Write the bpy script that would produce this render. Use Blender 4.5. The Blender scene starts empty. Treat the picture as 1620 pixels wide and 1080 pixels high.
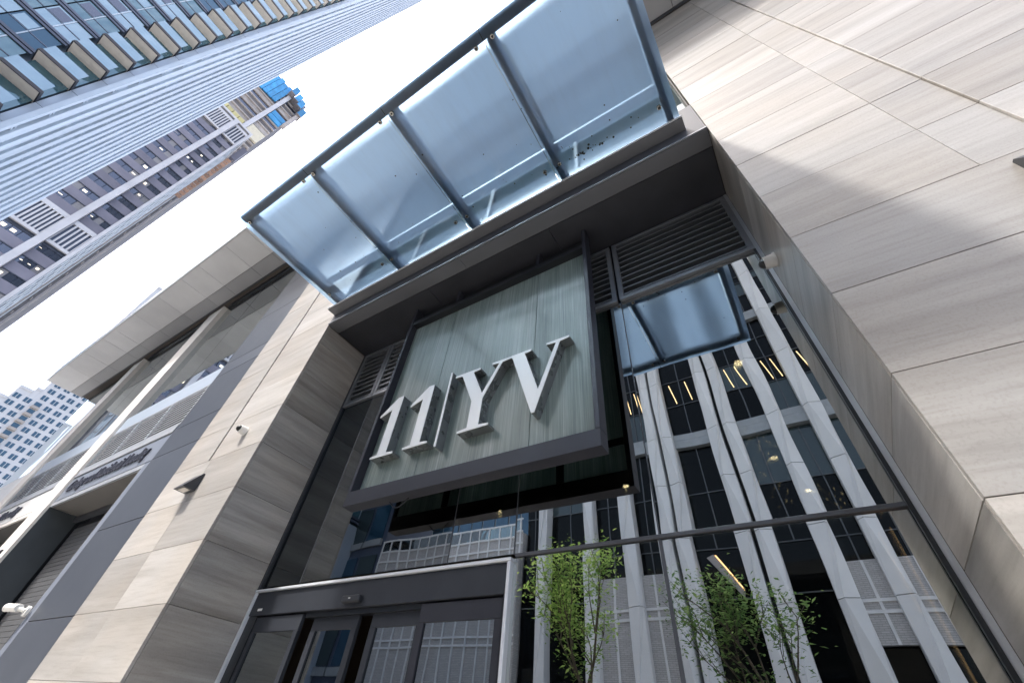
import bpy, bmesh, math, random
from mathutils import Vector, Matrix
rnd = random.Random(11)
S = bpy.context.scene
COL = S.collection
R_ = math.radians

# ------------------------------------------------------------------ camera
# rows of the camera rotation: right, down, forward in world axes
RM = [[0.8465544004881621, 0.5261183539724972, 0.0809019445217364],
      [-0.3274424220811594, 0.6345302571137186, -0.7001091436546315],
      [-0.4196750019190466, 0.5661897477175546, 0.7094378495286107]]
right, down, fwd = (Vector(r) for r in RM)
cam = bpy.data.cameras.new('camera')
cam.sensor_fit = 'HORIZONTAL'; cam.sensor_width = 36.0
cam.lens = 36.0 * 659.3186 / 1620.0
cam.clip_start = 0.05; cam.clip_end = 3000
co = bpy.data.objects.new('camera', cam); COL.objects.link(co)
m = Matrix.Identity(4)
for i in range(3):
    m[i][0] = right[i]; m[i][1] = -down[i]; m[i][2] = -fwd[i]
m[2][3] = 1.5
co.matrix_world = m
S.camera = co

# ------------------------------------------------------------------ sky and sun
SUN = Vector((0.57, 1.0, -1.9)).normalized()          # direction the light travels
elev = math.asin(-SUN.z)
W = bpy.data.worlds.new('World'); S.world = W; W.use_nodes = True
wn = W.node_tree.nodes; wl = W.node_tree.links
bg = wn['Background']
sky = wn.new('ShaderNodeTexSky'); sky.sky_type = 'NISHITA'; sky.sun_disc = False
sky.sun_elevation = elev
sky.sun_rotation = math.atan2(-SUN.x, -SUN.y)
sky.dust_density = 6.0; sky.air_density = 1.0; sky.ozone_density = 1.0; sky.altitude = 80
hs = wn.new('ShaderNodeHueSaturation'); hs.inputs['Saturation'].default_value = 0.8
wl.new(sky.outputs[0], hs.inputs['Color']); wl.new(hs.outputs[0], bg.inputs[0])
bg.inputs[1].default_value = 0.15
sd = bpy.data.lights.new('sun', 'SUN'); sd.energy = 1.5; sd.angle = R_(3.0); sd.color = (1, .965, .915)
so = bpy.data.objects.new('sun', sd); COL.objects.link(so)
so.rotation_euler = SUN.to_track_quat('-Z', 'Y').to_euler()
S.view_settings.view_transform = 'Standard'; S.view_settings.look = 'None'
S.view_settings.exposure = 1.85; S.view_settings.gamma = 1.0
S.view_settings.use_curve_mapping = False
S.cycles.max_bounces = 10; S.cycles.transmission_bounces = 8; S.cycles.transparent_max_bounces = 10
S.cycles.glossy_bounces = 5; S.cycles.diffuse_bounces = 4
S.cycles.caustics_reflective = False; S.cycles.caustics_refractive = False
S.cycles.sample_clamp_indirect = 4.0
S.cycles.use_denoising = True

# ------------------------------------------------------------------ materials
MATS = {}
def nmat(name):
    mt = bpy.data.materials.new(name); mt.use_nodes = True
    MATS[name] = mt
    return mt, mt.node_tree.nodes, mt.node_tree.links, mt.node_tree.nodes['Principled BSDF']
def N(nodes, t, **k):
    n = nodes.new(t)
    for a, b in k.items():
        if hasattr(n, a): setattr(n, a, b)
        else: n.inputs[a.replace('_', ' ')].default_value = b
    return n
def coords(nodes, links, scale, rand=0.0, kind='Object'):
    """object coordinates, shifted per object, stretched by scale"""
    tc = nodes.new('ShaderNodeTexCoord'); mp = nodes.new('ShaderNodeMapping')
    mp.inputs['Scale'].default_value = scale
    links.new(tc.outputs[kind], mp.inputs['Vector'])
    if rand:
        oi = nodes.new('ShaderNodeObjectInfo'); ml = nodes.new('ShaderNodeMath'); ml.operation = 'MULTIPLY'
        ml.inputs[1].default_value = rand
        links.new(oi.outputs['Random'], ml.inputs[0]); links.new(ml.outputs[0], mp.inputs['Location'])
    return mp
def ramp(nodes, stops):
    r = nodes.new('ShaderNodeValToRGB'); e = r.color_ramp.elements
    while len(e) < len(stops): e.new(0.5)
    for el, (p, c) in zip(e, stops):
        el.position = p; el.color = (c[0], c[1], c[2], 1)
    return r
def plain(name, col, rough=0.5, metal=0.0, var=0.08, bump=0.0, scale=3.0, spec=0.5, randv=0.0):
    mt, n, l, p = nmat(name)
    mp = coords(n, l, (1, 1, 1), 37.0)
    nz = N(n, 'ShaderNodeTexNoise'); nz.inputs['Scale'].default_value = scale; nz.inputs['Detail'].default_value = 5
    l.new(mp.outputs[0], nz.inputs['Vector'])
    a = tuple(max(0, c * (1 - var)) for c in col); b = tuple(min(1, c * (1 + var)) for c in col)
    r = ramp(n, [(0.3, a), (0.7, b)]); l.new(nz.outputs['Fac'], r.inputs[0])
    out = r.outputs[0]
    if randv:
        oi = n.new('ShaderNodeObjectInfo'); mr = n.new('ShaderNodeMapRange')
        mr.inputs['To Min'].default_value = 1 - randv; mr.inputs['To Max'].default_value = 1 + randv
        l.new(oi.outputs['Random'], mr.inputs['Value'])
        hv = n.new('ShaderNodeHueSaturation'); l.new(mr.outputs[0], hv.inputs['Value']); l.new(out, hv.inputs['Color']); out = hv.outputs[0]
    l.new(out, p.inputs['Base Color'])
    rr = n.new('ShaderNodeMapRange'); rr.inputs['To Min'].default_value = max(0.02, rough - 0.07); rr.inputs['To Max'].default_value = min(1, rough + 0.07)
    l.new(nz.outputs['Fac'], rr.inputs['Value']); l.new(rr.outputs[0], p.inputs['Roughness'])
    p.inputs['Metallic'].default_value = metal
    p.inputs['Specular IOR Level'].default_value = spec
    if bump:
        b_ = n.new('ShaderNodeBump'); b_.inputs['Strength'].default_value = bump; b_.inputs['Distance'].default_value = 0.01
        n2 = N(n, 'ShaderNodeTexNoise'); n2.inputs['Scale'].default_value = scale * 30
        l.new(mp.outputs[0], n2.inputs['Vector']); l.new(n2.outputs['Fac'], b_.inputs['Height']); l.new(b_.outputs[0], p.inputs['Normal'])
    return mt
def stone(name, lo, mid, hi, axis='x', rough=0.42):
    """vein-cut limestone: bands running along the panel"""
    mt, n, l, p = nmat(name)
    sc = (0.22, 3.2, 3.2) if axis == 'x' else (3.2, 0.22, 3.2)
    mp = coords(n, l, sc, 91.0)
    nz = N(n, 'ShaderNodeTexNoise'); nz.inputs['Scale'].default_value = 1.15; nz.inputs['Detail'].default_value = 7; nz.inputs['Roughness'].default_value = 0.62; nz.inputs['Distortion'].default_value = 0.35
    l.new(mp.outputs[0], nz.inputs['Vector'])
    r = ramp(n, [(0.30, lo), (0.5, mid), (0.68, hi)]); l.new(nz.outputs['Fac'], r.inputs[0])
    # fine veins
    mp2 = coords(n, l, tuple(c * 11 for c in sc), 55.0)
    n2 = N(n, 'ShaderNodeTexNoise'); n2.inputs['Scale'].default_value = 1.0; n2.inputs['Detail'].default_value = 6
    l.new(mp2.outputs[0], n2.inputs['Vector'])
    r2 = ramp(n, [(0.30, (0.87, 0.86, 0.85)), (0.52, (1, 1, 1))]); l.new(n2.outputs['Fac'], r2.inputs[0])
    mx = n.new('ShaderNodeMixRGB'); mx.blend_type = 'MULTIPLY'; mx.inputs[0].default_value = 0.8
    l.new(r.outputs[0], mx.inputs[1]); l.new(r2.outputs[0], mx.inputs[2])
    # broad warm clouding
    mp3 = coords(n, l, (0.5, 0.5, 0.5), 23.0)
    n3 = N(n, 'ShaderNodeTexNoise'); n3.inputs['Scale'].default_value = 1.4; n3.inputs['Detail'].default_value = 3
    l.new(mp3.outputs[0], n3.inputs['Vector'])
    r3 = ramp(n, [(0.35, (1.0, 0.97, 0.935)), (0.6, (0.985, 0.99, 1.0))]); l.new(n3.outputs['Fac'], r3.inputs[0])
    mx3 = n.new('ShaderNodeMixRGB'); mx3.blend_type = 'MULTIPLY'; mx3.inputs[0].default_value = 1
    l.new(mx.outputs[0], mx3.inputs[1]); l.new(r3.outputs[0], mx3.inputs[2])
    mp4 = coords(n, l, (1, 1, 1), 71.0); n4 = N(n, 'ShaderNodeTexNoise'); n4.inputs['Scale'].default_value = 70; n4.inputs['Detail'].default_value = 4
    l.new(mp4.outputs[0], n4.inputs['Vector']); r4 = ramp(n, [(0.34, (0.88, 0.87, 0.86)), (0.5, (1, 1, 1))]); l.new(n4.outputs['Fac'], r4.inputs[0])
    mx4 = n.new('ShaderNodeMixRGB'); mx4.blend_type = 'MULTIPLY'; mx4.inputs[0].default_value = 0.7
    l.new(mx3.outputs[0], mx4.inputs[1]); l.new(r4.outputs[0], mx4.inputs[2]); mx3 = mx4
    oi = n.new('ShaderNodeObjectInfo'); mr = n.new('ShaderNodeMapRange')
    mr.inputs['To Min'].default_value = 0.77; mr.inputs['To Max'].default_value = 1.10
    l.new(oi.outputs['Random'], mr.inputs['Value'])
    hv = n.new('ShaderNodeHueSaturation'); l.new(mr.outputs[0], hv.inputs['Value']); l.new(mx3.outputs[0], hv.inputs['Color'])
    l.new(hv.outputs[0], p.inputs['Base Color'])
    p.inputs['Roughness'].default_value = rough
    b_ = n.new('ShaderNodeBump'); b_.inputs['Strength'].default_value = 0.08; b_.inputs['Distance'].default_value = 0.004
    l.new(n2.outputs['Fac'], b_.inputs['Height']); l.new(b_.outputs[0], p.inputs['Normal'])
    return mt
def mirror_glass(name, tint, refl, wob=0.012, scale=0.9, body=(0.02, 0.025, 0.025), see=True, rough=0.0, rt=(0.9, 0.95, 0.96)):
    """coated glass: mirror reflection over a tinted see-through (or opaque dark) body"""
    mt, n, l, p = nmat(name)
    n.remove(p); out = n['Material Output']
    g = n.new('ShaderNodeBsdfGlossy'); g.inputs['Roughness'].default_value = rough; g.inputs['Color'].default_value = (*rt, 1)
    if see:
        t = n.new('ShaderNodeBsdfTransparent'); t.inputs['Color'].default_value = (*tint, 1)
    else:
        t = n.new('ShaderNodeBsdfDiffuse'); t.inputs['Color'].default_value = (*body, 1)
    fr = n.new('ShaderNodeFresnel'); fr.inputs['IOR'].default_value = 1.5
    mr = n.new('ShaderNodeMapRange'); mr.inputs['From Min'].default_value = 0.04; mr.inputs['To Min'].default_value = refl; mr.inputs['To Max'].default_value = 1.0
    l.new(fr.outputs[0], mr.inputs['Value'])
    mp = coords(n, l, (1, 1, 0.6), 61.0)
    nz = N(n, 'ShaderNodeTexNoise'); nz.inputs['Scale'].default_value = scale; nz.inputs['Detail'].default_value = 1.5
    l.new(mp.outputs[0], nz.inputs['Vector'])
    b_ = n.new('ShaderNodeBump'); b_.inputs['Strength'].default_value = 1.0; b_.inputs['Distance'].default_value = wob
    l.new(nz.outputs['Fac'], b_.inputs['Height']); l.new(b_.outputs[0], g.inputs['Normal'])
    mx = n.new('ShaderNodeMixShader'); l.new(mr.outputs[0], mx.inputs[0]); l.new(t.outputs[0], mx.inputs[1]); l.new(g.outputs[0], mx.inputs[2])
    l.new(mx.outputs[0], out.inputs[0])
    return mt
def emit(name, col, st):
    mt, n, l, p = nmat(name)
    p.inputs['Base Color'].default_value = (*col, 1); p.inputs['Emission Color'].default_value = (*col, 1); p.inputs['Emission Strength'].default_value = st
    return mt

stone('stone_warm', (0.33, 0.314, 0.292), (0.415, 0.397, 0.373), (0.48, 0.464, 0.441), 'x')
stone('stone_grey', (0.25, 0.235, 0.215), (0.40, 0.382, 0.358), (0.54, 0.52, 0.49), 'y', 0.35)
plain('stone_core', (0.10, 0.085, 0.07), 0.8)
plain('cream_column', (0.76, 0.725, 0.68), 0.5, var=0.06, randv=0.06)
plain('charcoal_panel', (0.085, 0.095, 0.115), 0.38, 0.3, var=0.07, scale=1.2, randv=0.10)
plain('blue_grey_metal', (0.27, 0.30, 0.36), 0.33, 0.35, var=0.06)
plain('dark_soffit', (0.042, 0.044, 0.052), 0.42, 0.2, var=0.18, scale=1.5)
plain('mid_metal', (0.075, 0.08, 0.092), 0.42, 0.2, var=0.1, spec=0.3)
plain('fascia_metal', (0.15, 0.155, 0.168), 0.45, 0.3, var=0.08, scale=1.5)
plain('louvre_metal', (0.25, 0.265, 0.29), 0.38, 0.5)
plain('shade_tone_metal', (0.07, 0.075, 0.09), 0.5, 0.1)  # front panel metal, darkened to carry the shade under the canopy plate
plain('louvre_light', (0.46, 0.485, 0.52), 0.4, 0.4)
plain('black_frame', (0.022, 0.025, 0.030), 0.33, 0.3)
plain('sign_frame', (0.034, 0.036, 0.046), 0.5, 0.0, var=0.14, scale=2, spec=0.15)
plain('black_void', (0.006, 0.006, 0.007), 0.6)
plain('alu_trim', (0.62, 0.65, 0.69), 0.42, 0.25, var=0.03)
plain('door_frame', (0.034, 0.038, 0.047), 0.45, 0.1, var=0.12, spec=0.2)
plain('letter_white', (0.80, 0.83, 0.84), 0.35, var=0.02)
plain('letter_side', (0.22, 0.235, 0.24), 0.28, 0.6, var=0.15, scale=6)
plain('canopy_steel', (0.13, 0.15, 0.17), 0.6, 0.1)
plain('bolt_steel', (0.36, 0.35, 0.33), 0.22, 0.95)
plain('bolt_dark', (0.03, 0.03, 0.03), 0.4, 0.5)
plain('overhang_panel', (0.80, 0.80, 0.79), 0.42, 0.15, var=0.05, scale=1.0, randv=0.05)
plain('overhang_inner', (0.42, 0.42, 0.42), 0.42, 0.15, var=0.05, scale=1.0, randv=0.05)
plain('overhang_edge', (0.66, 0.68, 0.70), 0.35, 0.2)
plain('white_plastic', (0.72, 0.72, 0.70), 0.35, var=0.03)
plain('lamp_body', (0.035, 0.038, 0.045), 0.4, 0.3)
plain('lamp_lens', (0.55, 0.52, 0.47), 0.25, var=0.05)
plain('asphalt', (0.05, 0.05, 0.052), 0.85, bump=0.4, var=0.2, scale=6)
plain('pavement', (0.42, 0.41, 0.39), 0.8, var=0.1, bump=0.2, scale=4)
plain('kerb_stone', (0.30, 0.29, 0.28), 0.75)
plain('paint_line', (0.75, 0.75, 0.72), 0.6)
plain('ground_far', (0.30, 0.295, 0.285), 0.9)
plain('lobby_dark', (0.018, 0.018, 0.019), 0.6)
plain('lobby_floor', (0.06, 0.058, 0.055), 0.4)
plain('roller_shutter', (0.17, 0.175, 0.185), 0.4, 0.4, var=0.05)
plain('recess_grey', (0.14, 0.135, 0.13), 0.6)
plain('recess_side', (0.05, 0.06, 0.07), 0.45)
plain('script_dark', (0.07, 0.075, 0.10), 0.4, 0.3)
# towers
plain('tower_white', (0.48, 0.56, 0.65), 0.4, 0.1, var=0.08, scale=0.4, randv=0.12)
plain('tower_panel', (0.42, 0.49, 0.58), 0.35, 0.2, var=0.05, scale=0.4, randv=0.05)
plain('tower_slot', (0.06, 0.09, 0.13), 0.4)
plain('balcony_beige', (0.80, 0.76, 0.70), 0.6, var=0.06)
plain('balcony_dark', (0.035, 0.035, 0.045), 0.5)
plain('band_dark', (0.09, 0.11, 0.16), 0.4, 0.3, randv=0.2)
plain('office_spandrel', (0.20, 0.195, 0.245), 0.45, 0.2, var=0.1, scale=0.3, randv=0.14)
plain('office_blind', (0.22, 0.22, 0.24), 0.6, var=0.1, randv=0.35)
plain('office_pale', (0.58, 0.58, 0.61), 0.45, 0.2, var=0.08, scale=0.3)
plain('office_side', (0.55, 0.59, 0.63), 0.45, 0.2, var=0.1, scale=0.3)
plain('concrete_slab', (0.42, 0.39, 0.38), 0.8, var=0.15, scale=0.5, randv=0.15)
plain('concrete_dark', (0.20, 0.19, 0.20), 0.8, var=0.2, scale=0.5, randv=0.2)
plain('yellow_formwork', (0.55, 0.50, 0.25), 0.7, var=0.2, scale=0.4, randv=0.2)
plain('cream_formwork', (0.70, 0.65, 0.52), 0.7, var=0.1)
plain('blue_wrap', (0.05, 0.30, 0.62), 0.6, var=0.2, scale=0.4, randv=0.25)
plain('orange_panel', (0.40, 0.23, 0.15), 0.6, var=0.2, randv=0.3)
plain('hotel_wall', (0.62, 0.635, 0.67), 0.6, var=0.06, scale=0.2)
plain('hotel_tan', (0.42, 0.39, 0.37), 0.6, var=0.06)
plain('facade_white', (0.80, 0.80, 0.80), 0.5, var=0.05, scale=0.8, randv=0.05)
plain('facade_band', (0.38, 0.40, 0.41), 0.5, 0.2)
plain('facade_mullion', (0.10, 0.105, 0.11), 0.4, 0.4)
plain('white_trim', (0.80, 0.80, 0.80), 0.5)
plain('bark', (0.10, 0.08, 0.06), 0.9, var=0.3, scale=8)
mirror_glass('entry_glass', (0.34, 0.37, 0.37), 0.56, wob=0.0062, scale=0.8, rt=(0.94, 0.94, 0.90))
mirror_glass('dark_reflection_glass', (0.20, 0.20, 0.20), 0.10, wob=0.0062, scale=0.8)  # reflectivity cut so the end pane imitates the dark pier reflection
mirror_glass('dim_reflection_glass', (0.30, 0.32, 0.32), 0.30, wob=0.0062, scale=0.8, rt=(0.94, 0.94, 0.90))  # entrance glass with a weaker mirror, standing in for the dark pier reflection
mirror_glass('door_glass', (0.28, 0.33, 0.36), 0.34, wob=0.003, scale=1.0)
mirror_glass('upper_glass', (0.2, 0.2, 0.2), 0.55, wob=0.004, scale=0.5, body=(0.015, 0.015, 0.017), see=False)
mirror_glass('tower_glass', (0.2, 0.2, 0.2), 0.17, wob=0.25, scale=0.8, body=(0.035, 0.10, 0.135), see=False, rt=(0.75, 0.92, 1.0))
mirror_glass('tower_glass_clear', (0.2, 0.2, 0.2), 0.30, wob=0.12, scale=0.6, body=(0.10, 0.19, 0.24), see=False, rt=(0.8, 0.92, 1.0))
mirror_glass('office_glass', (0.2, 0.2, 0.2), 0.16, wob=0.06, scale=0.2, body=(0.025, 0.03, 0.045), see=False, rt=(0.8, 0.85, 1.0))
mirror_glass('opposite_glass', (0.2, 0.2, 0.2), 0.012, wob=0.01, scale=0.3, body=(0.004, 0.0043, 0.0046), see=False, rough=0.02)
mirror_glass('opposite_pale', (0.2, 0.2, 0.2), 0.06, wob=0.01, scale=0.3, body=(0.04, 0.06, 0.065), see=False, rough=0.02)
mirror_glass('hotel_glass', (0.2, 0.2, 0.2), 0.10, wob=0.02, scale=0.2, body=(0.02, 0.06, 0.10), see=False, rt=(0.6, 0.8, 1.0))
mirror_glass('parapet_glass', (0.6, 0.7, 0.7), 0.15, wob=0.01)
emit('downlight', (1.0, 0.70, 0.38), 9.0)
emit('led_strip', (1.0, 0.55, 0.25), 0.9)
emit('tube_light', (1.0, 0.72, 0.38), 0.8)
emit('window_lit', (1.0, 0.86, 0.66), 0.5)

# sign panel: pale green-grey glass with fine vertical streaks
mt, n, l, p = nmat('sign_panel')
mp = coords(n, l, (38, 1, 0.55), 13.0)
nz = N(n, 'ShaderNodeTexNoise'); nz.inputs['Scale'].default_value = 1.6; nz.inputs['Detail'].default_value = 6; nz.inputs['Roughness'].default_value = 0.7
l.new(mp.outputs[0], nz.inputs['Vector'])
r = ramp(n, [(0.32, (0.28, 0.35, 0.33)), (0.50, (0.40, 0.48, 0.455)), (0.68, (0.62, 0.69, 0.665))]); l.new(nz.outputs['Fac'], r.inputs[0])
mp2 = coords(n, l, (4.5, 1, 0.45), 5.0); nb = N(n, 'ShaderNodeTexNoise'); nb.inputs['Scale'].default_value = 1.2
l.new(mp2.outputs[0], nb.inputs['Vector'])
r2 = ramp(n, [(0.35, (0.66, 0.70, 0.69)), (0.65, (1, 1, 1))]); l.new(nb.outputs['Fac'], r2.inputs[0])
mx = n.new('ShaderNodeMixRGB'); mx.blend_type = 'MULTIPLY'; mx.inputs[0].default_value = 1
l.new(r.outputs[0], mx.inputs[1]); l.new(r2.outputs[0], mx.inputs[2]); l.new(mx.outputs[0], p.inputs['Base Color'])
ts = n.new('ShaderNodeBsdfTranslucent'); l.new(mx.outputs[0], ts.inputs[0]); ms = n.new('ShaderNodeMixShader'); ms.inputs[0].default_value = 0.42
l.new(p.outputs[0], ms.inputs[1]); l.new(ts.outputs[0], ms.inputs[2]); l.new(ms.outputs[0], n['Material Output'].inputs[0])
p.inputs['Roughness'].default_value = 0.38; p.inputs['Coat Weight'].default_value = 0.10; p.inputs['Coat Roughness'].default_value = 0.05

# frosted canopy glass
mt, n, l, p = nmat('frosted_glass')
n.remove(p); out = n['Material Output']
gl = n.new('ShaderNodeBsdfRefraction'); gl.inputs['Roughness'].default_value = 0.42; gl.inputs['IOR'].default_value = 1.08; gl.inputs['Color'].default_value = (0.60, 0.79, 1.0, 1)
tr = n.new('ShaderNodeBsdfTranslucent'); tr.inputs['Color'].default_value = (0.30, 0.45, 0.70, 1)
tp = n.new('ShaderNodeBsdfTransparent'); tp.inputs['Color'].default_value = (0.50, 0.62, 0.74, 1)
gs = n.new('ShaderNodeBsdfGlossy'); gs.inputs['Roughness'].default_value = 0.06
df = n.new('ShaderNodeBsdfDiffuse')
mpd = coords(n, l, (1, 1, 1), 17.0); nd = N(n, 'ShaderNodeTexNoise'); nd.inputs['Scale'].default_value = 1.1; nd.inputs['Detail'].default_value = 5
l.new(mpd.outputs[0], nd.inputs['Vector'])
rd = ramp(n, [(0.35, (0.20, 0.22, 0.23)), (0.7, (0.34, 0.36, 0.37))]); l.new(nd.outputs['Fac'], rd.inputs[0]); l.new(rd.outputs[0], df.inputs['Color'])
def mix(a, b, f):
    k = n.new('ShaderNodeMixShader')
    if isinstance(f, float): k.inputs[0].default_value = f
    else: l.new(f, k.inputs[0])
    l.new(a, k.inputs[1]); l.new(b, k.inputs[2]); return k.outputs[0]
a = mix(gl.outputs[0], tr.outputs[0], 0.18)
a = mix(a, tp.outputs[0], 0.03)
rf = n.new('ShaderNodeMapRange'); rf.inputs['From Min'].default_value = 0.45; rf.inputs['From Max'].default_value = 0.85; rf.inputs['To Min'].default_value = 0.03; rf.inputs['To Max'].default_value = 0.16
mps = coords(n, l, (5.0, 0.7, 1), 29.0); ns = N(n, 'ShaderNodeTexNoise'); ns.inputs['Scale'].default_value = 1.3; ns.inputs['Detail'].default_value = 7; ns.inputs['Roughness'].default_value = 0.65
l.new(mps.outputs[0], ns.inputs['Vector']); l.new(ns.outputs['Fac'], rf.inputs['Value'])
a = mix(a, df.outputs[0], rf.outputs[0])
fr = n.new('ShaderNodeFresnel'); fr.inputs['IOR'].default_value = 1.45
a = mix(a, gs.outputs[0], fr.outputs[0])
l.new(a, out.inputs[0])

mt, n, l, p = nmat('clear_face')
n.remove(p); out = n['Material Output']
tp = n.new('ShaderNodeBsdfTransparent'); tp.inputs[0].default_value = (0.90, 0.96, 0.98, 1); gs = n.new('ShaderNodeBsdfGlossy'); gs.inputs['Roughness'].default_value = 0.02
k = n.new('ShaderNodeMixShader'); k.inputs[0].default_value = 0.06; l.new(tp.outputs[0], k.inputs[1]); l.new(gs.outputs[0], k.inputs[2]); l.new(k.outputs[0], out.inputs[0])
# grey brick for the building across the street
mt, n, l, p = nmat('grey_brick')
mp = coords(n, l, (1, 1, 1)); mpr = n.new('ShaderNodeMapping'); mpr.inputs['Rotation'].default_value = (R_(90), 0, 0)
l.new(mp.outputs[0], mpr.inputs['Vector'])
bk = n.new('ShaderNodeTexBrick'); bk.inputs['Scale'].default_value = 1.0
bk.inputs['Brick Width'].default_value = 0.30; bk.inputs['Row Height'].default_value = 0.085; bk.inputs['Mortar Size'].default_value = 0.008
bk.inputs['Color1'].default_value = (0.50, 0.485, 0.475, 1); bk.inputs['Color2'].default_value = (0.58, 0.565, 0.555, 1); bk.inputs['Mortar'].default_value = (0.32, 0.315, 0.31, 1)
l.new(mpr.outputs[0], bk.inputs['Vector']); l.new(bk.outputs[0], p.inputs['Base Color']); p.inputs['Roughness'].default_value = 0.8
# leaves
for nm, c1, c2 in (('leaf_green', (0.06, 0.125, 0.03), (0.22, 0.29, 0.09)), ('leaf_dark', (0.04, 0.085, 0.03), (0.15, 0.21, 0.075))):
    mt, n, l, p = nmat(nm)
    n.remove(p); out = n['Material Output']
    g = n.new('ShaderNodeNewGeometry'); r = ramp(n, [(0, c1), (1, c2)]); l.new(g.outputs['Random Per Island'], r.inputs[0])
    d = n.new('ShaderNodeBsdfDiffuse'); t = n.new('ShaderNodeBsdfTranslucent'); l.new(r.outputs[0], d.inputs[0])
    hv = n.new('ShaderNodeHueSaturation'); hv.inputs['Value'].default_value = 3.0; l.new(r.outputs[0], hv.inputs['Color']); l.new(hv.outputs[0], t.inputs[0])
    k = n.new('ShaderNodeMixShader'); k.inputs[0].default_value = 0.5; l.new(d.outputs[0], k.inputs[1]); l.new(t.outputs[0], k.inputs[2]); l.new(k.outputs[0], out.inputs[0])

# ------------------------------------------------------------------ builders
WL = {}                                             # world location of every parent (no parent is rotated)
def link(o, loc, parent):
    COL.objects.link(o); loc = Vector(loc); WL[o.name] = loc
    if parent is not None:
        o.parent = parent; o.location = loc - WL[parent.name]
    else: o.location = loc
    return o
def tag(o, label, cat, group=None):
    o['label'] = label; o['category'] = cat
    if group: o['group'] = group
    return o
def thing(name, label, cat, loc, group=None):
    return tag(link(bpy.data.objects.new(name, None), loc, None), label, cat, group)
def structure(o):
    o['kind'] = 'structure'; return o
BOXC = {}
def boxmesh(dx, dy, dz, mat, bev=0.0):
    key = (round(dx, 4), round(dy, 4), round(dz, 4), mat, bev)
    if key in BOXC: return BOXC[key]
    bm = bmesh.new(); bmesh.ops.create_cube(bm, size=1.0)
    bmesh.ops.scale(bm, vec=(dx, dy, dz), verts=bm.verts)
    if bev: bmesh.ops.bevel(bm, geom=list(bm.edges), offset=bev, segments=1, affect='EDGES', profile=0.5)
    me = bpy.data.meshes.new('box'); bm.to_mesh(me); bm.free()
    me.materials.append(MATS[mat]); BOXC[key] = me
    return me
def box(name, x0, x1, y0, y1, z0, z1, mat, parent=None, bev=0.0):
    me = boxmesh(abs(x1 - x0), abs(y1 - y0), abs(z1 - z0), mat, bev)
    return link(bpy.data.objects.new(name, me), ((x0 + x1) / 2, (y0 + y1) / 2, (z0 + z1) / 2), parent)
class MB:
    """collects shapes in world coordinates, builds one mesh object"""
    def __init__(s): s.v = []; s.f = []
    def box(s, x0, x1, y0, y1, z0, z1):
        b = len(s.v)
        s.v += [(x0, y0, z0), (x1, y0, z0), (x1, y1, z0), (x0, y1, z0), (x0, y0, z1), (x1, y0, z1), (x1, y1, z1), (x0, y1, z1)]
        s.f += [tuple(b + i for i in q) for q in ((3, 2, 1, 0), (4, 5, 6, 7), (0, 1, 5, 4), (1, 2, 6, 5), (2, 3, 7, 6), (3, 0, 4, 7))]
        return s
    def prism(s, pts, d):
        """closed outline pts (3D, planar) pushed along vector d"""
        b = len(s.v); k = len(pts); d = Vector(d)
        s.v += [tuple(q) for q in pts] + [tuple(Vector(q) + d) for q in pts]
        s.f.append(tuple(range(b + k - 1, b - 1, -1))); s.f.append(tuple(range(b + k, b + 2 * k)))
        for i in range(k):
            j = (i + 1) % k; s.f.append((b + i, b + j, b + k + j, b + k + i))
        return s
    def tube(s, p, q, r0, r1=None, seg=14, cap=True):
        r1 = r0 if r1 is None else r1
        p = Vector(p); q = Vector(q); a = (q - p).normalized()
        u = a.orthogonal().normalized(); w = a.cross(u); b = len(s.v)
        for c, r in ((p, r0), (q, r1)):
            for i in range(seg):
                t = 2 * math.pi * i / seg; s.v.append(tuple(c + u * math.cos(t) * r + w * math.sin(t) * r))
        for i in range(seg):
            j = (i + 1) % seg; s.f.append((b + i, b + j, b + seg + j, b + seg + i))
        if cap:
            s.f.append(tuple(range(b + seg - 1, b - 1, -1))); s.f.append(tuple(range(b + seg, b + 2 * seg)))
        return s
    def dome(s, c, a, r, seg=16, rings=6):
        c = Vector(c); a = Vector(a).normalized(); u = a.orthogonal().normalized(); w = a.cross(u); b = len(s.v)
        for k in range(rings):
            ph = (math.pi / 2) * k / rings
            for i in range(seg):
                t = 2 * math.pi * i / seg
                s.v.append(tuple(c + a * math.sin(ph) * r + (u * math.cos(t) + w * math.sin(t)) * math.cos(ph) * r))
        s.v.append(tuple(c + a * r)); top = len(s.v) - 1
        for k in range(rings - 1):
            for i in range(seg):
                j = (i + 1) % seg; s.f.append((b + k * seg + i, b + k * seg + j, b + (k + 1) * seg + j, b + (k + 1) * seg + i))
        for i in range(seg): s.f.append((b + (rings - 1) * seg + i, b + (rings - 1) * seg + (i + 1) % seg, top))
        return s
    def build(s, name, mat, parent=None, loc=None, smooth=False, kind=None, recalc=True):
        if loc is None:
            xs = [v[0] for v in s.v]; ys = [v[1] for v in s.v]; zs = [v[2] for v in s.v]
            loc = ((min(xs) + max(xs)) / 2, (min(ys) + max(ys)) / 2, (min(zs) + max(zs)) / 2)
        L = Vector(loc); me = bpy.data.meshes.new(name)
        me.from_pydata([tuple(Vector(v) - L) for v in s.v], [], s.f)
        if recalc:
            bm = bmesh.new(); bm.from_mesh(me); bmesh.ops.recalc_face_normals(bm, faces=bm.faces); bm.to_mesh(me); bm.free()
        me.materials.append(MATS[mat])
        if smooth:
            for pl in me.polygons: pl.use_smooth = len(pl.vertices) == 4 or len(pl.vertices) == 3
        o = link(bpy.data.objects.new(name, me), L, parent)
        if kind: o['kind'] = kind
        return o

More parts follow.
